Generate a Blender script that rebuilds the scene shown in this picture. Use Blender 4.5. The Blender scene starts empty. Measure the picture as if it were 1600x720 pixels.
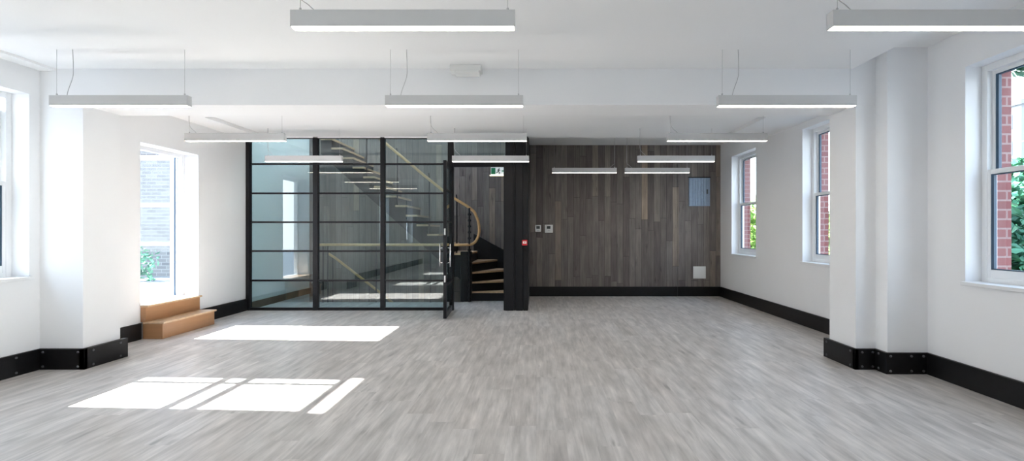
import bpy, bmesh, math, random
from mathutils import Vector
random.seed(7)
sc = bpy.context.scene
COL = sc.collection
PI = math.pi

# ------------------------------------------------------------------ camera, sky, sun, exposure
cam_d = bpy.data.cameras.new('camera')
cam_d.sensor_width = 36.0
cam_d.lens = 36.0 * 816 / 1600
cam_d.shift_x = -38 / 1600
cam_d.shift_y = 2 / 1600
cam_d.clip_start = 0.05
cam_d.clip_end = 400
cam = bpy.data.objects.new('camera', cam_d)
COL.objects.link(cam)
cam.location = (0, 0, 1.3)
cam.rotation_euler = (PI / 2, 0, 0)
sc.camera = cam

SUN_DIR = Vector((1.0, -0.05, -0.735)).normalized()      # the way the sunlight travels
world = bpy.data.worlds.new('world')
sc.world = world
world.use_nodes = True
wn = world.node_tree
bg = wn.nodes['Background']
# hazy bright sky: white at the horizon, pale blue overhead
tc = wn.nodes.new('ShaderNodeTexCoord')
sx = wn.nodes.new('ShaderNodeSeparateXYZ')
rp = wn.nodes.new('ShaderNodeValToRGB')
rp.color_ramp.elements[0].position = 0.0
rp.color_ramp.elements[0].color = (0.90, 0.95, 1.0, 1)
rp.color_ramp.elements[1].position = 0.75
rp.color_ramp.elements[1].color = (0.52, 0.70, 0.98, 1)
wn.links.new(tc.outputs['Generated'], sx.inputs[0])
wn.links.new(sx.outputs['Z'], rp.inputs[0])
wn.links.new(rp.outputs[0], bg.inputs[0])
bg.inputs[1].default_value = 3.4

sun_d = bpy.data.lights.new('sun', 'SUN')
sun_d.energy = 27.0
sun_d.angle = math.radians(0.5)
sun_d.color = (1.0, 0.98, 0.95)
sun = bpy.data.objects.new('sun', sun_d)
COL.objects.link(sun)
sun.rotation_euler = SUN_DIR.to_track_quat('-Z', 'Y').to_euler()
sun.location = (-20, 0, 16)

vs = sc.view_settings
vs.view_transform = 'Standard'
vs.look = 'None'
vs.gamma = 1
vs.use_curve_mapping = False
vs.exposure = 1.12
LAMP = 7.5
sc.cycles.max_bounces = 14
sc.cycles.diffuse_bounces = 8
sc.cycles.glossy_bounces = 5
sc.cycles.transparent_max_bounces = 16
sc.cycles.caustics_reflective = False
sc.cycles.caustics_refractive = False
sc.cycles.sample_clamp_indirect = 8.0

# ------------------------------------------------------------------ material helpers
def new_mat(name):
    m = bpy.data.materials.new(name)
    m.use_nodes = True
    nt = m.node_tree
    b = nt.nodes['Principled BSDF']
    return m, nt, b

def nd(nt, kind, **kw):
    n = nt.nodes.new(kind)
    for k, v in kw.items():
        setattr(n, k, v)
    return n

def mth(nt, op, a, b=None, c=None):
    n = nt.nodes.new('ShaderNodeMath')
    n.operation = op
    for i, v in enumerate((a, b, c)):
        if v is None:
            continue
        if isinstance(v, (int, float)):
            n.inputs[i].default_value = v
        else:
            nt.links.new(v, n.inputs[i])
    return n.outputs[0]

def paint(name, col, rough=0.6, noise=0.02, metal=0.0, bump=0.0, scale=6.0, spec=0.5):
    """flat painted surface with a faint procedural unevenness"""
    m, nt, b = new_mat(name)
    g = nd(nt, 'ShaderNodeNewGeometry')
    n = nd(nt, 'ShaderNodeTexNoise')
    n.inputs['Scale'].default_value = scale
    n.inputs['Detail'].default_value = 4
    nt.links.new(g.outputs['Position'], n.inputs['Vector'])
    r = nd(nt, 'ShaderNodeValToRGB')
    r.color_ramp.elements[0].position = 0.3
    r.color_ramp.elements[1].position = 0.7
    r.color_ramp.elements[0].color = tuple(max(0, c * (1 - noise)) for c in col) + (1,)
    r.color_ramp.elements[1].color = tuple(min(1, c * (1 + noise)) for c in col) + (1,)
    nt.links.new(n.outputs[0], r.inputs[0])
    nt.links.new(r.outputs[0], b.inputs['Base Color'])
    b.inputs['Roughness'].default_value = rough
    b.inputs['Metallic'].default_value = metal
    b.inputs['Specular IOR Level'].default_value = spec
    if bump:
        bp = nd(nt, 'ShaderNodeBump')
        bp.inputs['Strength'].default_value = bump
        bp.inputs['Distance'].default_value = 0.002
        n2 = nd(nt, 'ShaderNodeTexNoise')
        n2.inputs['Scale'].default_value = 180
        nt.links.new(g.outputs['Position'], n2.inputs['Vector'])
        nt.links.new(n2.outputs[0], bp.inputs['Height'])
        nt.links.new(bp.outputs[0], b.inputs['Normal'])
    return m

def boards(name, across, along, width, length, stops, grain, rough, seam=0.03, seam_dark=0.5, bump=0.2, knots=0.0, blotch=0.0):
    """planks: one random tone per board, grain along the board, dark seams between boards"""
    m, nt, b = new_mat(name)
    g = nd(nt, 'ShaderNodeNewGeometry')
    sp = nd(nt, 'ShaderNodeSeparateXYZ')
    nt.links.new(g.outputs['Position'], sp.inputs[0])
    A = sp.outputs['XYZ'.index(across)]
    L = sp.outputs['XYZ'.index(along)]
    u = mth(nt, 'DIVIDE', A, width)
    row = mth(nt, 'FLOOR', u)
    fu = mth(nt, 'FRACT', u)
    w1 = nd(nt, 'ShaderNodeTexWhiteNoise', noise_dimensions='1D')
    nt.links.new(row, w1.inputs['W'])
    off = mth(nt, 'MULTIPLY', w1.outputs['Value'], 7.31)
    v = mth(nt, 'ADD', mth(nt, 'DIVIDE', L, length), off)
    colm = mth(nt, 'FLOOR', v)
    fv = mth(nt, 'FRACT', v)
    cb = nd(nt, 'ShaderNodeCombineXYZ')
    nt.links.new(row, cb.inputs[0])
    nt.links.new(colm, cb.inputs[1])
    w2 = nd(nt, 'ShaderNodeTexWhiteNoise', noise_dimensions='2D')
    nt.links.new(cb.outputs[0], w2.inputs['Vector'])
    ramp = nd(nt, 'ShaderNodeValToRGB')
    ramp.color_ramp.interpolation = 'LINEAR'
    els = ramp.color_ramp.elements
    while len(els) < len(stops):
        els.new(0.5)
    for e, (p, c) in zip(els, stops):
        e.position = p
        e.color = tuple(c) + (1,)
    nt.links.new(w2.outputs['Value'], ramp.inputs[0])
    # grain
    gv = nd(nt, 'ShaderNodeCombineXYZ')
    nt.links.new(mth(nt, 'MULTIPLY', A, grain[0]), gv.inputs[0])
    nt.links.new(mth(nt, 'MULTIPLY', L, grain[1]), gv.inputs[1])
    nt.links.new(mth(nt, 'MULTIPLY', w2.outputs['Value'], 53.0), gv.inputs[2])
    n = nd(nt, 'ShaderNodeTexNoise')
    n.inputs['Scale'].default_value = 1.0
    n.inputs['Detail'].default_value = 6
    n.inputs['Roughness'].default_value = 0.62
    n.inputs['Distortion'].default_value = 0.8
    nt.links.new(gv.outputs[0], n.inputs['Vector'])
    fac = mth(nt, 'ADD', mth(nt, 'MULTIPLY', n.outputs[0], grain[2]), 1.0 - grain[2] * 0.5)
    if blotch:
        n3 = nd(nt, 'ShaderNodeTexNoise')
        n3.inputs['Scale'].default_value = 1.0
        n3.inputs['Detail'].default_value = 3
        g3 = nd(nt, 'ShaderNodeCombineXYZ')
        nt.links.new(mth(nt, 'MULTIPLY', A, 13.0), g3.inputs[0])
        nt.links.new(mth(nt, 'MULTIPLY', L, 2.6), g3.inputs[1])
        nt.links.new(mth(nt, 'MULTIPLY', w2.outputs['Value'], 31.0), g3.inputs[2])
        nt.links.new(g3.outputs[0], n3.inputs['Vector'])
        bl = mth(nt, 'ADD', mth(nt, 'MULTIPLY', n3.outputs[0], blotch), 1.0 - blotch * 0.5)
        fac = mth(nt, 'MULTIPLY', fac, bl)
    if knots:
        n2 = nd(nt, 'ShaderNodeTexNoise')
        n2.inputs['Scale'].default_value = 1.0
        n2.inputs['Detail'].default_value = 2
        kv = nd(nt, 'ShaderNodeCombineXYZ')
        nt.links.new(mth(nt, 'MULTIPLY', A, 16.0), kv.inputs[0])
        nt.links.new(mth(nt, 'MULTIPLY', L, 2.6), kv.inputs[1])
        nt.links.new(mth(nt, 'MULTIPLY', w2.outputs['Value'], 97.0), kv.inputs[2])
        nt.links.new(kv.outputs[0], n2.inputs['Vector'])
        k = mth(nt, 'SMOOTH_MIN', 1.0, mth(nt, 'SUBTRACT', 1.0, mth(nt, 'MULTIPLY', mth(nt, 'MAXIMUM', mth(nt, 'SUBTRACT', n2.outputs[0], 0.66), 0.0), knots)), 0.02)
        fac = mth(nt, 'MULTIPLY', fac, k)
    # seams
    s1 = mth(nt, 'MINIMUM', mth(nt, 'LESS_THAN', fu, seam), 1.0)
    s2 = mth(nt, 'LESS_THAN', fv, seam * width / length)
    sm = mth(nt, 'MAXIMUM', s1, s2)
    fac = mth(nt, 'MULTIPLY', fac, mth(nt, 'SUBTRACT', 1.0, mth(nt, 'MULTIPLY', sm, seam_dark)))
    mx = nd(nt, 'ShaderNodeVectorMath', operation='SCALE')
    nt.links.new(ramp.outputs[0], mx.inputs[0])
    nt.links.new(fac, mx.inputs['Scale'])
    nt.links.new(mx.outputs[0], b.inputs['Base Color'])
    b.inputs['Roughness'].default_value = rough
    if bump:
        bp = nd(nt, 'ShaderNodeBump')
        bp.inputs['Strength'].default_value = bump
        bp.inputs['Distance'].default_value = 0.003
        nt.links.new(fac, bp.inputs['Height'])
        nt.links.new(bp.outputs[0], b.inputs['Normal'])
    return m

def brick(name, axis, c1, c2, mortar):
    m, nt, b = new_mat(name)
    g = nd(nt, 'ShaderNodeNewGeometry')
    sp = nd(nt, 'ShaderNodeSeparateXYZ')
    nt.links.new(g.outputs['Position'], sp.inputs[0])
    cb = nd(nt, 'ShaderNodeCombineXYZ')
    if axis == 'both':
        nt.links.new(mth(nt, 'ADD', sp.outputs[0], sp.outputs[1]), cb.inputs[0])
    else:
        nt.links.new(sp.outputs['XYZ'.index(axis)], cb.inputs[0])
    nt.links.new(sp.outputs[2], cb.inputs[1])
    t = nd(nt, 'ShaderNodeTexBrick')
    t.inputs['Color1'].default_value = c1 + (1,)
    t.inputs['Color2'].default_value = c2 + (1,)
    t.inputs['Mortar'].default_value = mortar + (1,)
    t.inputs['Scale'].default_value = 1.0
    t.inputs['Mortar Size'].default_value = 0.008
    t.inputs['Brick Width'].default_value = 0.225
    t.inputs['Row Height'].default_value = 0.078
    nt.links.new(cb.outputs[0], t.inputs['Vector'])
    nt.links.new(t.outputs[0], b.inputs['Base Color'])
    b.inputs['Roughness'].default_value = 0.85
    return m

def glass(name, tint, refl, rough=0.0):
    m, nt, b = new_mat(name)
    nt.nodes.remove(b)
    out = nt.nodes['Material Output']
    tr = nd(nt, 'ShaderNodeBsdfTransparent')
    tr.inputs[0].default_value = tint + (1,)
    gl = nd(nt, 'ShaderNodeBsdfGlossy')
    gl.inputs['Roughness'].default_value = rough
    gl.inputs['Color'].default_value = (0.93, 0.98, 0.98, 1)
    fr = nd(nt, 'ShaderNodeFresnel')
    fr.inputs['IOR'].default_value = 1.5
    geo = nd(nt, 'ShaderNodeNewGeometry')
    fac = mth(nt, 'MINIMUM', mth(nt, 'ADD', fr.outputs[0], refl), 1.0)
    fac = mth(nt, 'MULTIPLY', fac, mth(nt, 'SUBTRACT', 1.0, geo.outputs['Backfacing']))   # one mirror surface per sheet
    mix = nd(nt, 'ShaderNodeMixShader')
    nt.links.new(fac, mix.inputs[0])
    nt.links.new(tr.outputs[0], mix.inputs[1])
    nt.links.new(gl.outputs[0], mix.inputs[2])
    nt.links.new(mix.outputs[0], out.inputs['Surface'])
    return m

def emit(name, col, strength):
    m, nt, b = new_mat(name)
    b.inputs['Base Color'].default_value = (0.9, 0.9, 0.9, 1)
    b.inputs['Emission Color'].default_value = col + (1,)
    b.inputs['Emission Strength'].default_value = strength
    return m

def leafy(name, c1, c2):
    m, nt, b = new_mat(name)
    g = nd(nt, 'ShaderNodeNewGeometry')
    r = nd(nt, 'ShaderNodeValToRGB')
    r.color_ramp.elements[0].color = c1 + (1,)
    r.color_ramp.elements[1].color = c2 + (1,)
    nt.links.new(g.outputs['Random Per Island'], r.inputs[0])
    nt.links.new(r.outputs[0], b.inputs['Base Color'])
    b.inputs['Roughness'].default_value = 0.6
    b.inputs['Subsurface Weight'].default_value = 0.0
    return m

M = {}
M['white'] = paint('white_wall_paint', (0.865, 0.87, 0.88), 0.65, 0.01, bump=0.05, scale=2.0, spec=0.3)
M['ceil'] = paint('white_ceiling_paint', (0.86, 0.865, 0.87), 0.75, 0.01, scale=1.5, spec=0.2)
M['upvc'] = paint('white_window_paint', (0.82, 0.83, 0.84), 0.35, 0.01)
M['black'] = paint('black_satin_metal', (0.007, 0.007, 0.009), 0.42, 0.15, spec=0.3)
M['skirt'] = paint('black_skirting_plate', (0.006, 0.006, 0.007), 0.42, 0.3, scale=14, spec=0.3)
M['bolt'] = paint('dull_steel', (0.13, 0.13, 0.14), 0.4, 0.1, metal=0.6)
M['steel'] = paint('brushed_steel', (0.75, 0.75, 0.76), 0.25, 0.05, metal=1.0)
M['lampbody'] = paint('pale_grey_aluminium', (0.60, 0.60, 0.60), 0.45, 0.01)
M['lit'] = emit('lamp_diffuser', (1.0, 0.87, 0.72), LAMP)
M['wire'] = paint('grey_wire', (0.5, 0.5, 0.5), 0.5)
M['floor'] = boards('grey_vinyl_planks', 'X', 'Y', 0.185, 1.25,
                    [(0.0, (0.53, 0.498, 0.475)), (0.35, (0.555, 0.525, 0.502)), (0.7, (0.575, 0.548, 0.528)), (1.0, (0.61, 0.582, 0.562))],
                    (24.0, 1.5, 0.95), 0.36, seam=0.012, seam_dark=0.10, bump=0.04, knots=3.0, blotch=1.0)
M['barn'] = boards('weathered_barn_boards', 'X', 'Z', 0.125, 1.6,
                   [(0.0, (0.120, 0.102, 0.094)), (0.4, (0.155, 0.134, 0.122)), (0.72, (0.180, 0.158, 0.146)), (0.92, (0.205, 0.178, 0.158)), (1.0, (0.30, 0.24, 0.185))],
                   (42.0, 1.5, 1.15), 0.8, seam=0.05, seam_dark=0.6, bump=0.35, knots=4.5, blotch=0.8)
M['oak_step'] = boards('oak_veneer', 'Z', 'Y', 0.6, 3.0,
                       [(0.0, (0.42, 0.225, 0.11)), (1.0, (0.48, 0.265, 0.135))], (60.0, 3.0, 0.35), 0.38, seam=0.0, bump=0.05)
M['oak'] = paint('pale_oak', (0.60, 0.40, 0.24), 0.42, 0.12, scale=25)
M['oak_gloss'] = paint('lacquered_oak', (0.60, 0.42, 0.27), 0.2, 0.1, scale=25)
M['skirt_oak'] = paint('brown_timber_skirting', (0.20, 0.13, 0.085), 0.5, 0.1)
M['oak_rail'] = paint('oak_handrail', (0.62, 0.38, 0.17), 0.38, 0.1, scale=18)
M['glass'] = glass('partition_glass', (0.76, 0.88, 0.89), 0.085)
M['pane'] = glass('window_glass', (0.95, 0.98, 0.98), 0.0)
M['gasket'] = paint('dark_blue_gasket', (0.02, 0.06, 0.11), 0.4)
M['brick'] = brick('red_brick', 'both', (0.22, 0.075, 0.072), (0.18, 0.06, 0.06), (0.28, 0.19, 0.18))
M['pale_brick'] = brick('pale_painted_brick', 'X', (0.115, 0.115, 0.115), (0.07, 0.07, 0.075), (0.16, 0.16, 0.16))
M['cab'] = paint('blue_grey_metal', (0.26, 0.34, 0.45), 0.35, 0.06, scale=20)
M['plastic'] = paint('white_plastic', (0.78, 0.78, 0.76), 0.4, 0.01)
M['lcd'] = paint('dark_grey_display', (0.05, 0.06, 0.06), 0.3)
M['red'] = paint('red_plastic', (0.60, 0.02, 0.03), 0.4)
M['bark'] = paint('brown_bark', (0.10, 0.07, 0.05), 0.9, 0.3)
M['leaf_dark'] = leafy('green_leaves', (0.02, 0.10, 0.06), (0.06, 0.22, 0.12))
M['leaf_lime'] = leafy('lime_leaves', (0.10, 0.22, 0.04), (0.30, 0.42, 0.10))
M['street'] = paint('grey_street', (0.20, 0.21, 0.22), 0.9, 0.3, scale=0.8)
M['paving'] = paint('pale_paving', (0.07, 0.085, 0.11), 0.8, 0.08, scale=1.0)
M['render'] = paint('pale_render', (0.19, 0.20, 0.21), 0.8, 0.02)
M['bglass'] = paint('grey_window_band', (0.07, 0.10, 0.13), 0.2)
M['green'] = paint('green_sign_print', (0.02, 0.33, 0.15), 0.4)
M['sign'] = emit('sign_panel', (0.75, 0.88, 0.95), 0.25)
M['strip'] = emit('sign_lamp_strip', (1.0, 0.88, 0.55), 0.8)

# ------------------------------------------------------------------ mesh helpers
class MB:
    def __init__(self):
        self.bm = bmesh.new()
    def box(self, x0, x1, y0, y1, z0, z1):
        x0, x1 = sorted((x0, x1)); y0, y1 = sorted((y0, y1)); z0, z1 = sorted((z0, z1))
        v = [self.bm.verts.new(p) for p in ((x0, y0, z0), (x1, y0, z0), (x1, y1, z0), (x0, y1, z0),
                                            (x0, y0, z1), (x1, y0, z1), (x1, y1, z1), (x0, y1, z1))]
        for f in ((0, 3, 2, 1), (4, 5, 6, 7), (0, 1, 5, 4), (1, 2, 6, 5), (2, 3, 7, 6), (3, 0, 4, 7)):
            self.bm.faces.new([v[i] for i in f])
        return self
    def prism(self, pts, ax, a0, a1):
        """polygon in the two other axes, extruded along ax"""
        def P(p, a):
            if ax == 'z': return (p[0], p[1], a)
            if ax == 'y': return (p[0], a, p[1])
            return (a, p[0], p[1])
        lo = [self.bm.verts.new(P(p, a0)) for p in pts]
        hi = [self.bm.verts.new(P(p, a1)) for p in pts]
        n = len(pts)
        self.bm.faces.new(lo[::-1]); self.bm.faces.new(hi)
        for i in range(n):
            self.bm.faces.new((lo[i], lo[(i + 1) % n], hi[(i + 1) % n], hi[i]))
        return self
    def tube(self, pts, r, seg=10):
        pts = [Vector(p) for p in pts]
        rr = r if isinstance(r, (list, tuple)) else [r] * len(pts)
        rings = []
        up = None
        for i, p in enumerate(pts):
            d = (pts[min(i + 1, len(pts) - 1)] - pts[max(i - 1, 0)]).normalized()
            if up is None:
                up = Vector((0, 0, 1)) if abs(d.z) < 0.9 else Vector((1, 0, 0))
            a = d.cross(up).normalized()
            b = a.cross(d).normalized()
            up = b
            rings.append([self.bm.verts.new(p + (a * math.cos(2 * PI * k / seg) + b * math.sin(2 * PI * k / seg)) * rr[i]) for k in range(seg)])
        for q in range(len(rings) - 1):
            for k in range(seg):
                self.bm.faces.new((rings[q][k], rings[q][(k + 1) % seg], rings[q + 1][(k + 1) % seg], rings[q + 1][k]))
        self.bm.faces.new(rings[0][::-1]); self.bm.faces.new(rings[-1])
        return self
    def lathe(self, prof, c, seg=20):
        """profile of (radius, z) about a vertical axis at c"""
        rings = [[self.bm.verts.new((c[0] + r * math.cos(2 * PI * k / seg), c[1] + r * math.sin(2 * PI * k / seg), z)) for k in range(seg)] for r, z in prof]
        for q in range(len(rings) - 1):
            for k in range(seg):
                self.bm.faces.new((rings[q][k], rings[q][(k + 1) % seg], rings[q + 1][(k + 1) % seg], rings[q + 1][k]))
        self.bm.faces.new(rings[0][::-1]); self.bm.faces.new(rings[-1])
        return self
    def build(self, name, mat, parent=None, bevel=0.0, smooth=False, origin=None):
        bmesh.ops.recalc_face_normals(self.bm, faces=self.bm.faces[:])
        off = Vector((0, 0, 0))
        if parent is not None:
            off = world_loc(parent)
        elif origin is not None:
            off = Vector(origin)
        if off.length:
            bmesh.ops.translate(self.bm, verts=self.bm.verts[:], vec=-off)
        me = bpy.data.meshes.new(name)
        self.bm.to_mesh(me)
        self.bm.free()
        me.materials.append(mat)
        if smooth:
            for p in me.polygons:
                p.use_smooth = True
        o = bpy.data.objects.new(name, me)
        COL.objects.link(o)
        if parent is not None:
            o.parent = parent
        elif origin is not None:
            o.location = origin
        if bevel:
            b = o.modifiers.new('bevel', 'BEVEL')
            b.width = bevel
            b.segments = 2
            b.limit_method = 'ANGLE'
        return o

def world_loc(o):
    v = Vector((0, 0, 0))
    while o is not None:
        v += Vector(o.location)
        o = o.parent
    return v

def struct(o):
    o['kind'] = 'structure'
    return o

def thing(name, label, cat, loc, group=None):
    o = bpy.data.objects.new(name, None)
    COL.objects.link(o)
    o.empty_display_size = 0.1
    o.location = loc
    return tag(o, label, cat, group)

def tag(o, label, cat, group=None):
    o['label'] = label
    o['category'] = cat
    if group:
        o['group'] = group
    return o

def side_wall(mb, x0, x1, y0, y1, z0, z1, holes):
    """wall in the y-z plane with rectangular openings (y0, y1, z0, z1)"""
    cur = y0
    for a, b, c, d in sorted(holes):
        if a > cur:
            mb.box(x0, x1, cur, a, z0, z1)
        if c > z0: mb.box(x0, x1, a, b, z0, c)
        if d < z1: mb.box(x0, x1, a, b, d, z1)
        cur = b
    if cur < y1:
        mb.box(x0, x1, cur, y1, z0, z1)

# ------------------------------------------------------------------ dimensions
LN, LF = -4.71, -4.80            # left wall, near bay and far bay
RN, RF = 3.59, 3.72              # right wall
YB = -4.2                        # wall behind the camera
YBEAM0, YBEAM1 = 4.95, 5.40
YP = 8.62                        # front face of the glazed partition
YALC = 10.55                     # timber wall right
YHALL = 11.05                    # timber wall behind the stair
ZC, ZS, ZT, ZU, ZA = 2.845, 2.82, 2.87, 2.99, 3.05
ZTOP = 3.3
ZHALL = 4.7
WZ0, WZ1 = 0.88, 2.68
DOOR = (6.33, 7.42, 0.38, 2.39)

# ------------------------------------------------------------------ shell
struct(MB().box(-5.05, 3.95, YB - .2, YP + 0.10, -0.25, 0.0)
       .box(-5.05, 3.95, YP + 0.10, 9.66, -0.25, 0.0)
       .box(-1.35, 3.95, 9.66, YHALL + .2, -0.25, 0.0).build('floor', M['floor']))
struct(MB().box(-5.05, 3.0, YB, YBEAM0 + .2, ZC, ZTOP)
       .box(3.0, 3.95, YB, YBEAM0 + .2, ZU, ZTOP).build('ceiling', M['ceil']))
# far bay: a lower margin round a slightly raised middle
struct(MB().box(-5.05, -4.41, YBEAM1, YP + .1, ZS, ZTOP)
       .box(3.05, 3.95, YBEAM1, YP + .1, ZS, ZTOP)
       .box(-4.41, 3.05, YBEAM1, 6.93, ZS, ZTOP)
       .box(-4.41, 3.05, 6.93, YP + .1, ZT, ZTOP)
       .box(-0.14, 3.95, YP + .1, YALC + .3, ZA, ZTOP).build('ceiling_far', M['ceil']))
rl = (-4.72, -3.66, 8.80, 10.95)
r2 = (-2.4, -1.34, 8.80, 10.95)
struct(MB().box(-5.05, rl[0], YP, YHALL + .3, ZHALL, ZHALL + .85).box(rl[1], rl[1] + .1, YP, YHALL + .3, ZHALL, ZHALL + .85)
       .box(rl[1] + .1, r2[0] - .1, YP, YHALL + .3, ZHALL, ZHALL + .1).box(r2[1] + .1, -0.14, YP, YHALL + .3, ZHALL, ZHALL + .1)
       .box(r2[0] - .1, r2[0], YP, YHALL + .3, ZHALL, ZHALL + .85).box(r2[1], r2[1] + .1, YP, YHALL + .3, ZHALL, ZHALL + .85)
       .box(r2[0], r2[1], YP, r2[2], ZHALL, ZHALL + .85).box(r2[0], r2[1], r2[3], YHALL + .3, ZHALL, ZHALL + .85)
       .box(rl[0], rl[1], YP, rl[2], ZHALL, ZHALL + .85).box(rl[0], rl[1], rl[3], YHALL + .3, ZHALL, ZHALL + .85).build('ceiling_hall', M['ceil']))   # unseen rooflights added to brighten the hall, tall kerbs keep the sun out
struct(MB().box(LN, LN + .16, YB, YBEAM0, ZC - .022, ZC).build('trim_1', M['ceil']))

lw_holes = [(-2.6, -1.6, WZ0, 2.58), (0.6, 1.6, WZ0, 2.58), (3.86, 4.85, WZ0, 2.58)]
mb = MB()
side_wall(mb, -5.05, LN, YB, YBEAM1, -.25, ZTOP, lw_holes)
struct(mb.build('wall_left', M['white']))
mb = MB()
side_wall(mb, -5.08, LF, YBEAM1, YP + .02, -.25, ZTOP, [DOOR])
struct(mb.build('wall_left_far', M['white']))
struct(MB().box(-5.08, LF, YP + .02, YHALL + .2, -1.5, ZHALL).build('wall_left_hall', M['white']))
rn_holes = [(-2.9, -1.8, WZ0, WZ1), (-0.1, 1.0, WZ0, WZ1), (3.27, 4.37, WZ0, WZ1)]
rf_holes = [(6.2, 7.3, WZ0, 2.73), (8.85, 9.95, WZ0, 2.73)]
mb = MB()
side_wall(mb, RN, RN + .22, YB, YBEAM1 - .2, -.25, ZTOP, rn_holes)
struct(mb.build('wall_right', M['white']))
mb = MB()
side_wall(mb, RF, RF + .22, YBEAM1 - .2, YALC + .3, -.25, ZTOP, rf_holes)
struct(mb.build('wall_right_far', M['white']))
# brick outer leaf
mb = MB()
side_wall(mb, RN + .221, RN + .34, YB, YBEAM1 - .2, -4, 6, [(a + .05, b - .05, c + .02, d - .03) for a, b, c, d in rn_holes])
side_wall(mb, RF + .221, RF + .34, YBEAM1 - .2, YALC + .5, -4, 6, [(a + .05, b - .05, c + .02, d - .03) for a, b, c, d in rf_holes])
struct(mb.build('wall_outer', M['brick']))
struct(MB().box(-5.05, 3.95, YB - .2, YB, -.25, ZTOP).build('wall_rear', M['white']))
# timber clad end walls (a narrow gap where the hidden door closes)
struct(MB().box(-0.14, 2.845, YALC, YALC + .05, 0, ZA).box(2.852, RF, YALC, YALC + .05, 0, ZA)
       .box(-0.14, RF, YALC + .05, YALC + .1, 0, ZA).build('wall_back', M['barn']))
struct(MB().box(-5.05, -0.30, YHALL, YHALL + .1, -1.5, ZHALL).build('wall_back_hall', M['barn']))
struct(MB().box(-5.05, -0.14, YP, YP + .09, ZT - .02, ZHALL).build('wall_over_partition', M['white']))
struct(MB().box(-5.05, -1.25, 9.56, 9.66, -1.6, -.25).box(-1.35, -1.25, 9.66, YHALL, -1.6, -.25)
       .box(-5.05, -1.25, 9.56, YHALL + .1, -1.7, -1.6).build('wall_stairwell', M['white']))
# black clad pier that ends the partition, and the return wall behind it
mb = MB()
mb.box(-.505, -.150, YP + .03, YALC + .48, 0, ZHALL)
for x0, x1, d in ((-.51, -.372, 0), (-.366, -.342, .012), (-.336, -.222, 0), (-.216, -.14, .006)):
    mb.box(x0, x1, YP - .02 + d, YP + .05, 0, ZT)
mb.box(-.15, -.138, YP + .03, YALC, 0, ZA)
struct(mb.build('wall_return', M['black'], bevel=.003))
# beam and piers
struct(MB().box(-4.5, 3.2, YBEAM0, YBEAM1, 2.5, ZTOP).build('wall_beam', M['white']))
struct(MB().box(-5.0, -4.30, YBEAM0 + .004, YBEAM1 - .004, 0, ZTOP).build('wall_pier_left', M['white']))
struct(MB().box(3.03, 3.75, YBEAM0 + .004, YBEAM1 - .004, 0, ZTOP)
       .box(3.22, 3.75, 4.79, YBEAM0 + .02, 0, ZTOP).build('wall_pier_right', M['white']))

# ------------------------------------------------------------------ skirting
BH = 0.195
def skirting(name, runs, bolts):
    mb = MB()
    for r in runs:
        mb.box(*r, 0, BH)
    o = struct(mb.build(name, M['skirt'], bevel=.003))
    for (x, y, ax) in bolts:
        for z in (.03, BH - .03):
            b = MB()
            h = .008
            prof = [(.011, 0), (.011, h * .6), (.006, h)]
            b.lathe(prof, (0, 0), 12)
            d = {'-y': (PI / 2, 0, 0), '+x': (0, PI / 2, 0), '-x': (0, -PI / 2, 0)}[ax]
            q = b.build('screw', M['bolt'], None, smooth=True)
            q.rotation_euler = d
            q.location = (x, y, z)
            q.parent = o
    return o
T = .028
skirting('baseboard_left', [(LN, LN + T, YB, YBEAM0 - T), (LN, -4.30 + T + .012, YBEAM0 - T, YBEAM0 + .01),
                            (-4.31, -4.30 + T + .012, YBEAM0 - T, YBEAM1 + .05)],
         [(LN + T, 4.7, '+x'), (LN + T, 4.3, '+x'), (LN + .06, YBEAM0 - T, '-y'), (-4.32, YBEAM0 - T, '-y'),
          (-4.30 + T + .012, 5.02, '+x'), (-4.30 + T + .012, 5.35, '+x')])
skirting('baseboard_left_far', [(LF, LF + T, YBEAM1, 6.315), (LF, LF + T, 7.365, YP)], [])
skirting('baseboard_right', [(RN - T, RN, YB, 4.79), (3.22 - T, RN, 4.79 - T, 4.80), (3.22 - T, 3.23, 4.79, YBEAM0),
                             (3.03 - T, 3.22, YBEAM0 - T, YBEAM0 + .01), (3.03 - T, 3.04, YBEAM0 - T, YBEAM1 + .06)],
         [(3.07, YBEAM0 - T, '-y'), (3.17, YBEAM0 - T, '-y'), (3.23, 4.79 - T, '-y'), (3.42, 4.79 - T, '-y'), (3.53, 4.79 - T, '-y'),
          (3.22 - T, 4.87, '-x'), (3.03 - T, 4.99, '-x'), (3.03 - T, 5.40, '-x')])
skirting('baseboard_right_far', [(RF - T, RF, YBEAM1 + .02, YALC - T)], [])
skirting('baseboard_back', [(-.137, 2.845, YALC - T, YALC), (2.85, RF, YALC - T + .004, YALC)], [])
struct(MB().box(LF, LF + .03, YP + .1, YHALL, 0, .12).build('baseboard_hall', M['skirt_oak']))

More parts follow.
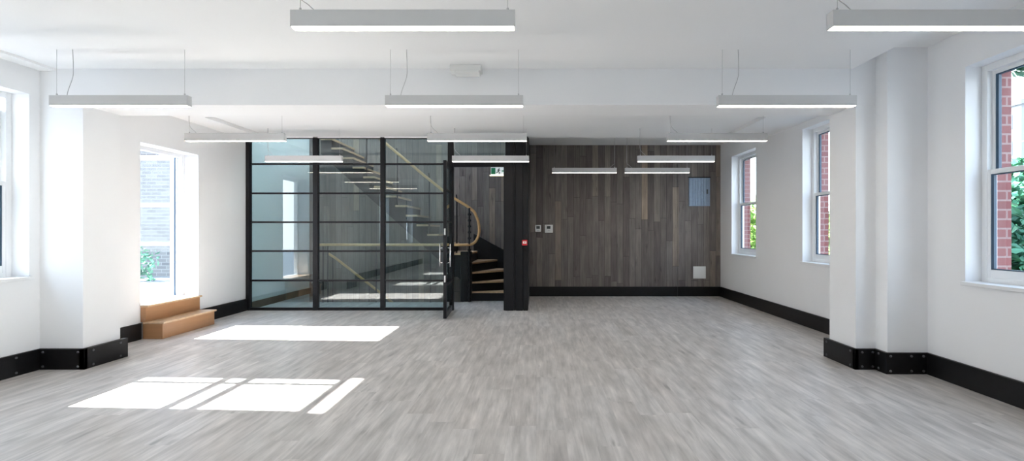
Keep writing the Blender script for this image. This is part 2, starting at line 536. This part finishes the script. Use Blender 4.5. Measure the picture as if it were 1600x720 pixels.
# ------------------------------------------------------------------ windows: white sliding sashes set in the walls
def sash_window(name, s, xin, y0, y1, z0, z1, reveal=.135, drop=0.0, bar=None):
    """s=+1 right wall, -1 left wall; xin = room face of the wall"""
    X = lambda d: xin + s * d
    zm = (z0 + z1) / 2 + .01
    mb = MB()
    f0, f1 = reveal, reveal + .085
    w = .055
    mb.box(X(f0), X(f1), y0, y0 + w, z0, z1).box(X(f0), X(f1), y1 - w, y1, z0, z1)
    mb.box(X(f0), X(f1), y0 + w, y1 - w, z1 - w, z1).box(X(f0), X(f1), y0 + w, y1 - w, z0, z0 + .045)
    o = struct(mb.build(name, M['upvc'], bevel=.004))
    def sash(nm, d0, d1, za, zb, rail):
        st = .05
        m = MB()
        a, b = y0 + w * .6, y1 - w * .6
        m.box(X(d0), X(d1), a, a + st, za, zb).box(X(d0), X(d1), b - st, b, za, zb)
        m.box(X(d0), X(d1), a + st, b - st, za, za + rail[0]).box(X(d0), X(d1), a + st, b - st, zb - rail[1], zb)
        sh = m.build(nm, M['upvc'], o, bevel=.004)
        dm = (d0 + d1) / 2
        g = MB()
        k = .009
        ya, yb, zc, zd = a + st, b - st, za + rail[0], zb - rail[1]
        g.box(X(dm - .012), X(dm + .012), ya, ya + k, zc, zd).box(X(dm - .012), X(dm + .012), yb - .026, yb, zc, zd)
        g.box(X(dm - .012), X(dm + .012), ya + k, yb - .026, zc, zc + k).box(X(dm - .012), X(dm + .012), ya + k, yb - .026, zd - k, zd)
        g.build('gasket', M['gasket'], sh)
        if bar:
            MB().box(X(dm - .014), X(dm + .014), bar - .026, bar + .026, zc, zd).build('glazing_bar', M['upvc'], sh)
        MB().box(X(dm - .003), X(dm + .003), ya + .002, yb - .002, zc + .002, zd - .002).build('pane', M['pane'], sh)
    sash('lower_sash', f0 + .004, f0 + .038, z0 + .04, zm + .022, (.07, .04))
    sash('upper_sash', f0 + .043, f0 + .078, zm - .022 - drop, z1 - .035 - drop, (.04, .05))
    MB().box(X(-.03), X(f0), y0 - .02, y1 + .02, z0 - .028, z0 + .004).build('sill', M['upvc'], o, bevel=.004)
    return o
for i, (a, b, c, d) in enumerate(lw_holes):
    sash_window('window_%d' % (i + 1), -1, LN, a, b, c, d, .16, .13 if i == 2 else 0, b - .25 if i == 2 else None)
for i, (a, b, c, d) in enumerate(rn_holes):
    sash_window('window_%d' % (i + 4), 1, RN, a, b, c, d)
for i, (a, b, c, d) in enumerate(rf_holes):
    sash_window('window_%d' % (i + 7), 1, RF, a, b, c, d)

# doorway in the left wall: white frame, its glazed leaf folded back outside
y0, y1, z0, z1 = DOOR
mb = MB()
w = .05
mb.box(-5.08, -5.00, y0, y0 + w, z0, z1).box(-5.08, -5.00, y1 - w, y1, z0, z1)
mb.box(-5.08, -5.00, y0 + w, y1 - w, z1 - w, z1).box(-5.08, -4.99, y0 + w, y1 - w, z0, z0 + .03)
fr = struct(mb.build('door_1', M['upvc'], bevel=.004))
lf = MB()
lx0, lx1, ly0, ly1 = -6.02, -5.09, 7.345, 7.395
st = .065
zb, zt = .395, 2.375
lf.box(lx0, lx0 + st, ly0, ly1, zb, zt).box(lx1 - st, lx1, ly0, ly1, zb, zt)
lf.box(lx0 + st, lx1 - st, ly0, ly1, zb, zb + .06).box(lx0 + st, lx1 - st, ly0, ly1, zt - .06, zt)
for zz in (1.128, 1.675):
    lf.box(lx0 + st, lx1 - st, ly0, ly1, zz - .025, zz + .025)
leaf = lf.build('door_leaf', M['upvc'], fr, bevel=.004)
for za, zc in ((zb + .06, 1.103), (1.153, 1.65), (1.70, zt - .06)):
    MB().box(lx0 + st, lx1 - st, 7.366, 7.374, za, zc).build('pane', M['pane'], leaf)
MB().box(-5.085, -5.07, 7.33, 7.345, zb, zt).build('gasket', M['gasket'], fr)

# ------------------------------------------------------------------ glazed partition
part = thing('glazed_partition', 'black steel framed glass screen with grid panes beside the staircase', 'partition', (-2.65, YP + .03, 0))
PX = lambda px, D=8.66: (px - 838) * D / 816
def vert(x0, x1, z0=0.0, z1=ZT, d0=0.0, d1=.08):
    return MB().box(x0, x1, YP + d0, YP + d1, z0, z1).build('mullion', M['black'], part, bevel=.004)
cols = [(LF, PX(392)), (PX(490), PX(498)), (PX(595), PX(602)), (PX(700), PX(709))]
for a, b in cols:
    vert(a, b)
rows = [2.42, 1.937, 1.459, .98, .493]
for i in range(3):
    xa, xb = cols[i][1], cols[i + 1][0]
    for zz in rows:
        MB().box(xa, xb, YP + .02, YP + .06, zz - .014, zz + .014).build('glazing_bar', M['black'], part)
    MB().box(xa, xb, YP + .01, YP + .07, 0, .045).build('bottom_rail', M['black'], part)
    MB().box(xa, xb, YP + .01, YP + .07, ZT - .03, ZT).build('top_rail', M['black'], part)
    edges = [ZT - .03] + [z for z in rows] + [.045 - .014]
    for k in range(len(edges) - 1):
        zt_ = edges[k] - (.014 if k else 0)
        zb_ = edges[k + 1] + .014
        MB().box(xa, xb, YP + .037, YP + .043, zb_, zt_).build('pane', M['glass'], part)
xa, xb = cols[3][1], -.51
MB().box(xa, xb, YP, YP + .08, 2.372, 2.455).build('door_head', M['black'], part, bevel=.004)
MB().box(xa, xb, YP + .01, YP + .07, ZT - .03, ZT).build('top_rail', M['black'], part)
MB().box(xa, xb, YP + .037, YP + .043, 2.455, ZT - .03).build('pane', M['glass'], part)
MB().box(xb - .03, xb, YP, YP + .08, 0, 2.372).build('door_jamb', M['black'], part, bevel=.003)

# door leaf, swung open towards the room: built along -y from its hinge, then turned a little
HX, HY = -1.405, YP - .012
dl = thing('glazed_door', 'black framed glass door standing open beside the staircase', 'door', (HX, HY, 0))
def dbox(name, y0, y1, z0, z1, mat, x0=-.024, x1=.024, bev=.003, par=None):
    m = MB().box(HX + x0, HX + x1, HY - y1, HY - y0, z0, z1)
    return m.build(name, mat, par or dl, bevel=bev)
DW = .865
dbox('hinge_stile', 0, .06, .012, 2.362, M['black'])
ls = dbox('lock_stile', DW - .06, DW, .012, 2.362, M['black'])
dbox('bottom_rail', .06, DW - .06, .012, .10, M['black'])
dbox('top_rail', .06, DW - .06, 2.29, 2.362, M['black'])
prev = .10
for zz in (.493, .98, 1.459, 1.937, None):
    top = zz - .014 if zz else 2.29
    dbox('pane', .06, DW - .06, prev, top, M['glass'], -.003, .003, 0)
    if zz:
        dbox('glazing_bar', .06, DW - .06, zz - .014, zz + .014, M['black'], -.018, .018, .002)
        prev = zz + .014
for sx in (-1, 1):
    h = MB()
    yc = HY - DW + .03
    xh = HX + sx * .075
    h.tube([(xh, yc, .78), (xh, yc, 1.12)], .011, 12)
    for z in (.84, 1.06):
        h.tube([(HX + sx * .02, yc, z), (xh, yc, z)], .008, 10)
    h.build('pull_handle', M['steel'], dl, smooth=True)
for z in (.6, 1.3):
    dbox('lock_plate', DW - .045, DW + .003, z - .05, z + .05, M['steel'], -.012, .012, .002)
for z in (.25, 1.2, 2.1):
    m = MB().lathe([(.012, z - .05), (.012, z + .05)], (HX, HY + .002), 12)
    m.build('hinge', M['black'], dl, smooth=True)
dl.rotation_euler = (0, 0, math.radians(3.2))

# ------------------------------------------------------------------ staircase in the hall
stc = thing('staircase', 'dark winding staircase with oak treads and oak handrail behind the glass screen', 'staircase', (-1.24, 9.8, 0))
NX, NY = -1.24, 9.82
RISE = .18
XR, YBK = -.53, YHALL - .02
def ray(th):
    c, s_ = math.cos(th), math.sin(th)
    ts = []
    if c > 1e-6: ts.append((XR - NX) / c)
    if c < -1e-6: ts.append((-1.65 - NX) / c)
    if s_ > 1e-6: ts.append((YBK - NY) / s_)
    t = min(ts)
    return (NX + c * t, NY + s_ * t)
angs = [math.radians(a) for a in (0, 22, 46, 69, 90)]
def sector(k):
    if k < 4:
        a, b = angs[k], angs[k + 1]
        pts = [(NX, NY), ray(a)]
        ca = math.atan2(YBK - NY, XR - NX)
        if a < ca < b:
            pts.append((XR, YBK))
        pts.append(ray(b))
        return pts
    return [(NX, NY), (NX, YBK), (-1.65, YBK), (-1.65, NY)]
def tread(poly, z):
    cx = sum(p[0] for p in poly) / len(poly); cy = sum(p[1] for p in poly) / len(poly)
    MB().prism(poly, 'z', z - .035, z).build('tread', M['oak'], stc, bevel=.004)
mbk = MB()
for k in range(5):
    z = RISE * (k + 1)
    poly = sector(k)
    tread(poly, z)
    # dark carcass below each winder
    cx = sum(p[0] for p in poly) / len(poly); cy = sum(p[1] for p in poly) / len(poly)
    inner = [(p[0] + (cx - p[0]) * .06, p[1] + (cy - p[1]) * .06) for p in poly]
    mbk.prism(inner, 'z', 0 if k < 3 else max(0, z - .45), z - .036)
mbk.build('winder_base', M['black'], stc)
NT = 17
for k in range(6, NT + 1):
    x = -1.65 - .2 * (k - 6)
    z = RISE * k
    tread([(x + .02, NY - .02), (x + .02, YBK), (x - .2, YBK), (x - .2, NY - .02)], z)
    MB().box(x - .012, x, NY, YBK, z - RISE, z - .035).build('riser', M['black'], stc)
# stringer plate on the open side, sawtooth top and sloping soffit
up = [(-1.24, RISE * 5 - .036), (-1.65, RISE * 5 - .036)]
for k in range(6, NT + 1):
    x = -1.65 - .2 * (k - 6)
    up.append((x, RISE * k - .036))
    up.append((x - .2, RISE * k - .036))
xe = up[-1][0]
lowz = lambda x: .9 * (-1.24 - x) + .25
pl = up + [(xe, lowz(xe)), (-1.24, lowz(-1.24))]
MB().prism(pl, 'y', NY, NY + .02).build('stringer', M['black'], stc)
MB().prism([(-1.24, lowz(-1.24)), (xe, lowz(xe)), (xe, lowz(xe) - .02), (-1.24, lowz(-1.24) - .02)], 'y', NY + .02, YBK).build('soffit', M['black'], stc)
# curved black wall string rising round the turn
ws = [(-.53, 10.0, .55), (-.53, 10.5, .72), (-.62, 10.9, .9), (-.95, 11.0, 1.06), (-1.3, 11.02, 1.25)]
mb = MB()
vs_ = []
for (x, y, z) in ws:
    vs_.append([mb.bm.verts.new((x, y, z)), mb.bm.verts.new((x, y, z - .5)), mb.bm.verts.new((x - .02, y - .02, z - .5)), mb.bm.verts.new((x - .02, y - .02, z))])
for a, b in zip(vs_, vs_[1:]):
    for i in range(4):
        mb.bm.faces.new((a[i], a[(i + 1) % 4], b[(i + 1) % 4], b[i]))
mb.bm.faces.new(vs_[0]); mb.bm.faces.new(vs_[-1][::-1])
mb.build('wall_string', M['black'], stc)
# newel: square plinth, slim post with beads
nw = MB().box(NX - .17, NX + .03, NY - .12, NY + .04, 0, .93).build('newel_plinth', M['black'], stc, bevel=.006)
prof = [(.02, .0)]
z = .05
while z < 1.70:
    prof += [(.018, z), (.036, z + .03), (.018, z + .06)]
    z += .11
prof.append((.018, 1.74))
MB().lathe(prof, (NX + .0, NY - .15), 14).build('newel_post', M['black'], stc, smooth=True)
def smooth_path(P, n=6):
    P = [Vector(p) for p in P]
    out = []
    for i in range(len(P) - 1):
        p0 = P[max(i - 1, 0)]; p1 = P[i]; p2 = P[i + 1]; p3 = P[min(i + 2, len(P) - 1)]
        for j in range(n):
            t = j / n
            out.append(0.5 * ((2 * p1) + (p2 - p0) * t + (2 * p0 - 5 * p1 + 4 * p2 - p3) * t * t + (3 * p1 - p0 - 3 * p2 + p3) * t ** 3))
    out.append(P[-1])
    return out
RY = NY - .03
rail = [(-4.04, 9.62, .97), (-4.02, 9.62, 1.03), (-3.95, 9.62, 1.06), (-3.0, 9.62, 1.06), (-2.0, 9.62, 1.06), (-1.35, 9.65, 1.06), (-1.17, 9.68, 1.085),
        (-1.08, 9.72, 1.22), (-1.07, 9.76, 1.40), (-1.12, RY, 1.58), (-1.24, RY, 1.74), (-1.77, RY, 2.09), (-2.84, RY, 2.97), (-3.85, RY, 3.82)]
MB().tube(smooth_path(rail, 6), .026, 10).build('handrail', M['oak_rail'], stc, smooth=True)
for x in (-3.93, -3.84, -2.95, -1.95):
    MB().tube([(x, 9.62, 0), (x, 9.62, 1.045)], .012, 8).build('guard_baluster', M['black'], stc, smooth=True)
for x in (-1.5, -2.02, -2.62, -3.2):
    zr = 1.74 + (-1.24 - x) * .78
    kk = 5 if x > -1.65 else 6 + int((-1.65 - x) / .2)
    MB().tube([(x, RY + .06, RISE * kk - .02), (x, RY + .06, zr - .03), (x, RY, zr + .05)], .012, 8).build('baluster', M['black'], stc, smooth=True)
# handrail of the flight going down, on the hall wall
hr = MB().tube([(-3.98, 10.0, .88), (-3.85, 10.0, .80), (-3.1, 10.0, .22), (-2.7, 10.0, -.10)], .024, 10).build('stair_handrail', M['oak_rail'], origin=(-3.5, 10.0, .5), smooth=True)
tag(hr, 'short oak handrail sloping down to the right behind the glass screen', 'handrail')
for x, zr in ((-3.9, .83), (-3.2, .30)):
    MB().tube([(x, 10.0, -1.2), (x, 10.0, zr)], .012, 8).build('post', M['black'], hr, smooth=True)

# exit sign over the way to the stair
ex = thing('exit_sign', 'small green and white exit sign with running figure hanging above the stairs', 'sign', (-.65, 8.95, 2.28))
MB().box(-.80, -.50, 8.93, 8.97, 2.255, 2.275).build('lamp_strip', M['strip'], ex, bevel=.003)
pn = MB().box(-.78, -.52, 8.945, 8.955, 2.276, 2.405).build('sign_panel', M['sign'], ex)
MB().box(-.80, -.50, 8.93, 8.97, 2.405, 2.42).build('mounting_bar', M['lampbody'], ex, bevel=.003)
g = MB()
g.box(-.775, -.70, 8.9425, 8.9435, 2.285, 2.395)
g.build('door_symbol', M['green'], ex)
g = MB()   # running figure
def stroke(p, q, r=.007):
    g.tube([(p[0], 8.9425, p[1]), (q[0], 8.9425, q[1])], r, 8)
g.lathe([(.002, 2.377), (.011, 2.384), (.011, 2.390), (.002, 2.397)], (-.635, 8.9425), 12)
stroke((-.640, 2.372), (-.652, 2.335), .010); stroke((-.652, 2.335), (-.630, 2.315)); stroke((-.630, 2.315), (-.634, 2.288))
stroke((-.652, 2.335), (-.670, 2.312)); stroke((-.670, 2.312), (-.690, 2.308)); stroke((-.641, 2.367), (-.620, 2.345)); stroke((-.643, 2.367), (-.668, 2.355))
g.build('running_figure', M['lcd'], ex, smooth=True)
g = MB()   # arrow
g.prism([(-.595, 2.35), (-.555, 2.35), (-.555, 2.365), (-.53, 2.34), (-.555, 2.315), (-.555, 2.33), (-.595, 2.33)], 'y', 8.941, 8.944)
g.build('arrow', M['green'], ex)
for x in (-.76, -.54):
    MB().tube([(x, 8.95, 2.42), (x, 8.95, 2.60), (x, 8.69, 2.60)], .004, 8).build('hanger', M['wire'], ex, smooth=True)

# ------------------------------------------------------------------ linear pendant lights
def pendant(cx, cy, ceil, label, cable_end=-1, group='linear pendant lights hung in rows', L=1.1556):
    z0, z1 = 1.3 + 1.105 * .963, 1.3 + 1.195 * .963
    t = thing('pendant_light', label, 'light', (cx, cy, z0), group)
    w = .031
    m = MB()
    m.box(cx - L / 2, cx + L / 2, cy - w, cy - w + .004, z0, z1)
    m.box(cx - L / 2, cx + L / 2, cy + w - .004, cy + w, z0, z1)
    m.box(cx - L / 2, cx + L / 2, cy - w + .004, cy + w - .004, z1 - .005, z1)
    m.build('housing', M['lampbody'], t)
    for e in (-1, 1):
        MB().box(cx + e * (L / 2), cx + e * (L / 2 + .004), cy - w, cy + w, z0 - .001, z1).build('end_cap', M['lampbody'], t)
    MB().box(cx - L / 2 + .002, cx + L / 2 - .002, cy - w + .005, cy + w - .005, z0 - .003, z0 + .012).build('diffuser', M['lit'], t)
    for e in (-1, 1):
        x = cx + e * (L / 2 - .035)
        mm = MB().tube([(x, cy, z1 - .003), (x, cy, z1 + .02)], .006, 8)
        mm.tube([(x, cy, z1 + .02), (x, cy, ceil)], .0013, 6)
        mm.build('suspension_wire', M['wire'], t, smooth=True)
    x = cx + cable_end * (L / 2 - .12)
    xe_ = cx + cable_end * (L / 2 - .035)
    P = [(x, cy, z1 - .002), (x + cable_end * .02, cy, z1 + .025), (x + cable_end * .06, cy, z1 + .06), (xe_ + cable_end * .005, cy, z1 + .13), (xe_ + cable_end * .006, cy, ceil)]
    if ceil < 2.9 and cy < 5.2:
        P = [(x, cy, z1 - .002), (x + .012, cy, z1 + .05), (x + .05, cy, z1 + .16), (x + .055, cy, z1 + .25), (x + .05, cy, ceil)]
        if cy < 3:
            P = [(x, cy, z1 - .002), (x - .04, cy, z1 + .035), (x - .10, cy, z1 + .09), (x - .10, cy, z1 + .2), (x - .09, cy, ceil)]
    MB().tube(smooth_path(P, 5), .0026, 6).build('power_cable', M['wire'], t, smooth=True)
    return t
XL, XM, XRR = -3.525, -.693, 2.119
Y1, Y2, Y3, Y4, Y5 = 2.735, 4.43, 6.125, 7.925, 9.43
pendant(XM, Y1, ZC, 'large linear pendant light at the top centre, nearest the camera')
pendant(XRR, Y1, ZC, 'large linear pendant light cut off by the top right corner')
pendant(XL, Y2, ZC, 'linear pendant light in front of the beam beside the left wall')
pendant(XM, Y2, ZC, 'linear pendant light in front of the middle of the beam under the small white box')
pendant(XRR, Y2, ZC, 'linear pendant light in front of the beam beside the right pier')
pendant(XL, Y3, ZS, 'linear pendant light just behind the beam over the left end of the glass screen')
pendant(XM, Y3, ZS, 'linear pendant light just behind the beam above the open glass door')
pendant(XRR, Y3, ZS, 'linear pendant light just behind the beam nearest the right wall windows')
pendant(XL, Y4, ZT, 'linear pendant light hanging close in front of the glass screen')
pendant(XM, Y4, ZT, 'linear pendant light overlapping the one before it above the glass door')
pendant(XRR, Y4, ZT, 'higher linear pendant light before the timber wall near the right corner')
pendant(.867, Y5, ZA, 'low far pendant light on the left before the timber wall', 1)
pendant(2.18, Y5, ZA, 'low far pendant light on the right before the timber wall', -1)

# small white box on the beam
bx = thing('emergency_light', 'small white rectangular box under the ceiling on the middle of the beam', 'light fitting', (-.66, 4.87, 2.77))
MB().box(-.80, -.51, 4.82, 4.95, 2.785, ZC).build('housing', M['plastic'], bx, bevel=.006)
MB().box(-.76, -.53, 4.80, 4.945, 2.765, 2.786).build('cover', M['plastic'], bx, bevel=.006)

# ------------------------------------------------------------------ oak steps
sp = thing('box_steps', 'two tread oak box steps below the bright doorway on the left', 'steps', (-4.65, 6.85, 0))
sy0, sy1 = 6.33, 7.35
MB().box(LF + T + .002, -4.53, sy0, sy1, 0, .183).build('lower_box', M['oak_step'], sp, bevel=.003)
MB().box(-4.765, -4.505, sy0 - .015, sy1 + .015, .183, .207).build('lower_tread', M['oak_gloss'], sp, bevel=.004)
MB().box(LF + .001, -4.735, sy0, sy1, .205, .383).build('upper_riser', M['oak_step'], sp, bevel=.003)
MB().box(-4.99, -4.71, sy0 + .004, sy1 + .015, .383, .407).build('upper_tread', M['oak_gloss'], sp, bevel=.004)

# ------------------------------------------------------------------ on the timber wall
DW_ = YALC
def wx(px): return (px - 838) * DW_ / 816
def wz(py): return 1.3 + (362 - py) * DW_ / 816
cb = thing('electrical_cabinet', 'blue grey metal cabinet door high on the timber wall by the right corner', 'cabinet', ((wx(1076) + wx(1109)) / 2, DW_, wz(322)))
x0, x1, z0, z1 = wx(1076), wx(1109), wz(322), wz(278)
MB().box(x0, x1, DW_ - .018, DW_, z0, z1).build('frame', M['cab'], cb, bevel=.003)
m = MB()
n = 7
for i in range(n):
    a = x0 + .015 + (x1 - x0 - .03) * i / n
    m.box(a, a + (x1 - x0 - .03) / n - .006, DW_ - .028, DW_ - .016, z0 + .015, z1 - .015)
dr = m.build('door', M['cab'], cb, bevel=.002)
MB().box(x1 - .075, x1 - .045, DW_ - .04, DW_ - .026, wz(303), wz(296)).build('latch', M['lcd'], dr, bevel=.003)
MB().box(x0 - .01, x1 + .01, DW_ - .03, DW_, z1, z1 + .018).build('hood', M['black'], cb, bevel=.002)

sk = thing('wall_plate', 'square white plate low on the timber wall near the right corner', 'wall plate', (wx(1092), DW_, wz(425)))
MB().box(wx(1083), wx(1102.5), DW_ - .012, DW_, wz(435), wz(416)).build('backplate', M['plastic'], sk, bevel=.004)
MB().box(wx(1085), wx(1100.5), DW_ - .018, DW_ - .010, wz(433), wz(418)).build('cover', M['plastic'], sk, bevel=.003)

for (a, b, c, d, e0, e1, lab) in ((836, 845.3, 351.5, 362, 838, 843.5, 'smaller white thermostat with a grey display, next to the black pier'),
                                  (851.2, 863.8, 351, 363.7, 854.5, 860, 'larger white thermostat with a dark display, right of the smaller one')):
    th = thing('thermostat', lab, 'thermostat', ((wx(a) + wx(b)) / 2, DW_, wz(d)))
    MB().box(wx(a), wx(b), DW_ - .025, DW_, wz(d), wz(c)).build('body', M['plastic'], th, bevel=.006)
    MB().box(wx(e0), wx(e1), DW_ - .028, DW_ - .022, wz(357.5), wz(353)).build('display', M['lcd'], th, bevel=.002)
    MB().box((wx(a) + wx(b)) / 2 - .02, (wx(a) + wx(b)) / 2 + .02, DW_ - .028, DW_ - .022, wz(361), wz(359.3)).build('button', M['lampbody'], th, bevel=.002)

# red call point on the black pier
cp = thing('call_point', 'small red fire alarm call point on the black pier', 'fire alarm', (-.19, YP - .02, 1.07))
yc = YP - .014
MB().box(-.235, -.148, yc - .035, yc, 1.075, 1.165).build('box', M['red'], cp, bevel=.006)
MB().box(-.222, -.161, yc - .038, yc - .032, 1.105, 1.145).build('press_plate', M['plastic'], cp, bevel=.002)
MB().lathe([(.008, 0), (.008, .004)], (0, 0), 12).build('red_dot', M['red'], cp).location = (0, 0, 0)
for ch in cp.children:
    if ch.name.startswith('red_dot'):
        ch.data.transform(__import__('mathutils').Matrix.Translation(world_loc(cp)))
        ch.data.transform(__import__('mathutils').Matrix.Rotation(PI / 2, 4, 'X'))
        ch.location = Vector((-.1915, yc - .037, 1.125)) - world_loc(cp)

# ------------------------------------------------------------------ outside
struct(MB().box(4.2, 120, -60, 160, -4.2, -4.0).build('ground_right', M['street']))
struct(MB().box(-30, -5.09, -12, 30, .1, .30).build('terrace_left', M['paving']))
gb = MB().box(-13, -5.35, 11.6, 11.9, .3, 5.2).build('garden_wall', M['pale_brick'], origin=(-9, 11.75, .3))
tag(gb, 'pale brick wall outside the open glazed door on the left', 'wall')
MB().box(-13, -5.35, 11.55, 11.95, 5.2, 5.28).build('coping', M['render'], gb)

def foliage(c, r, n, size, rnd):
    bm = bmesh.new()
    for _ in range(n):
        while True:
            p = Vector((rnd.uniform(-1, 1), rnd.uniform(-1, 1), rnd.uniform(-1, 1)))
            if .25 < p.length < 1: break
        lump = .78 + .22 * math.sin(5 * p.x + 3 * p.z + c[0]) * math.cos(4 * p.y + 2 * c[1])
        q = Vector((c[0] + p.x * r[0] * lump, c[1] + p.y * r[1] * lump, c[2] + p.z * r[2] * lump))
        d = Vector((rnd.gauss(0, 1), rnd.gauss(0, 1), rnd.gauss(0, .7))).normalized()
        e = d.cross(Vector((rnd.gauss(0, 1), rnd.gauss(0, 1), rnd.gauss(0, 1)))).normalized()
        s_ = size * rnd.uniform(.6, 1.3)
        nrm = d.cross(e) * s_ * .12
        v = [bm.verts.new(q - d * s_), bm.verts.new(q + e * s_ * .45 + nrm), bm.verts.new(q + d * s_), bm.verts.new(q - e * s_ * .45 + nrm)]
        bm.faces.new((v[0], v[1], v[2])); bm.faces.new((v[0], v[2], v[3]))
    return bm
def tree(name, label, cat, base, crowns, mat, n, size, seed, trunk=True, group=None):
    rnd = random.Random(seed)
    t = thing(name, label, cat, base, group)
    m = MB()
    m.bm.free()
    bm = bmesh.new()
    tmp = bpy.data.meshes.new('tmp')
    for c, r in crowns:
        f = foliage(c, r, n, size, rnd)
        f.to_mesh(tmp); f.free()
        bm.from_mesh(tmp)
    bpy.data.meshes.remove(tmp)
    m.bm = bm
    bmesh.ops.translate(bm, verts=bm.verts[:], vec=-Vector(base))
    me = bpy.data.meshes.new('foliage'); bm.to_mesh(me); bm.free()
    me.materials.append(mat)
    o = bpy.data.objects.new('foliage', me); COL.objects.link(o); o.parent = t
    if trunk:
        c = crowns[0][0]
        tb = MB().tube([base, (base[0] + .1, base[1], (base[2] + c[2]) / 2), (c[0], c[1], c[2])], [.22, .16, .08], 10)
        for cc, rr in crowns[1:]:
            tb.tube([(base[0] + .1, base[1], (base[2] + c[2]) / 2), (cc[0], cc[1], cc[2])], [.1, .04], 8)
        tb.build('trunk', M['bark'], t, smooth=True)
    return t
tree('tree', 'green leafy tree outside the nearest right window', 'tree', (10.4, 10.6, -4.0),
     [((10.4, 10.6, 1.2), (2.0, 2.0, 1.6)), ((11.2, 11.6, 2.2), (1.2, 1.2, .9)), ((9.2, 9.9, .4), (1.3, 1.3, 1.0))], M['leaf_dark'], 2600, .14, 1)
tree('tree', 'overhanging branch tree at the top of the nearest right window', 'tree', (11.5, 5.5, -4.0),
     [((8.2, 8.9, 4.45), (.8, .9, .5)), ((9.0, 8.4, 5.3), (1.5, 1.5, .9))], M['leaf_dark'], 1500, .10, 2)
tree('shrub', 'lime green shrub at the bottom of the nearest right window', 'shrub', (7.2, 7.4, -4.0),
     [((7.2, 7.5, -.55), (1.3, 1.3, 1.1)), ((8.0, 8.6, -.6), (1.3, 1.3, 1.1))], M['leaf_lime'], 2600, .09, 3, False)
tree('tree', 'bright green tree outside the middle right window', 'tree', (9.6, 17.2, -4.0),
     [((9.6, 17.2, .6), (1.8, 2.0, 1.8))], M['leaf_lime'], 3000, .14, 4)
tree('tree', 'green tree outside the farthest right window', 'tree', (9.2, 22.5, -4.0),
     [((9.2, 22.5, 1.0), (1.7, 2.0, 2.2))], M['leaf_lime'], 3000, .15, 5)
tree('shrub', 'small shrub on the terrace seen through the open glazed door', 'shrub', (-8.0, 10.6, .3),
     [((-8.0, 10.6, .66), (.38, .35, .45))], M['leaf_dark'], 220, .06, 6, False)

bl = thing('apartment_building', 'pale tall building far beyond the trees outside the right window', 'building', (60, 62, -4))
MB().box(52, 66, 56, 68, -4, 15).build('facade', M['render'], bl)
for fl in range(2, 6):
    for k in range(4):
        yy = 57 + k * 1.9
        xx = 53 + k * 2.1
        za = -2 + fl * 2.9
        MB().box(51.9, 52.05, yy, yy + 1.1, za, za + 1.6).build('window', M['bglass'], bl)
        MB().box(xx, xx + 1.2, 55.9, 56.05, za, za + 1.6).build('window', M['bglass'], bl)
MB().box(51.7, 66.3, 55.7, 68.3, 15, 15.5).build('roof_edge', M['render'], bl)
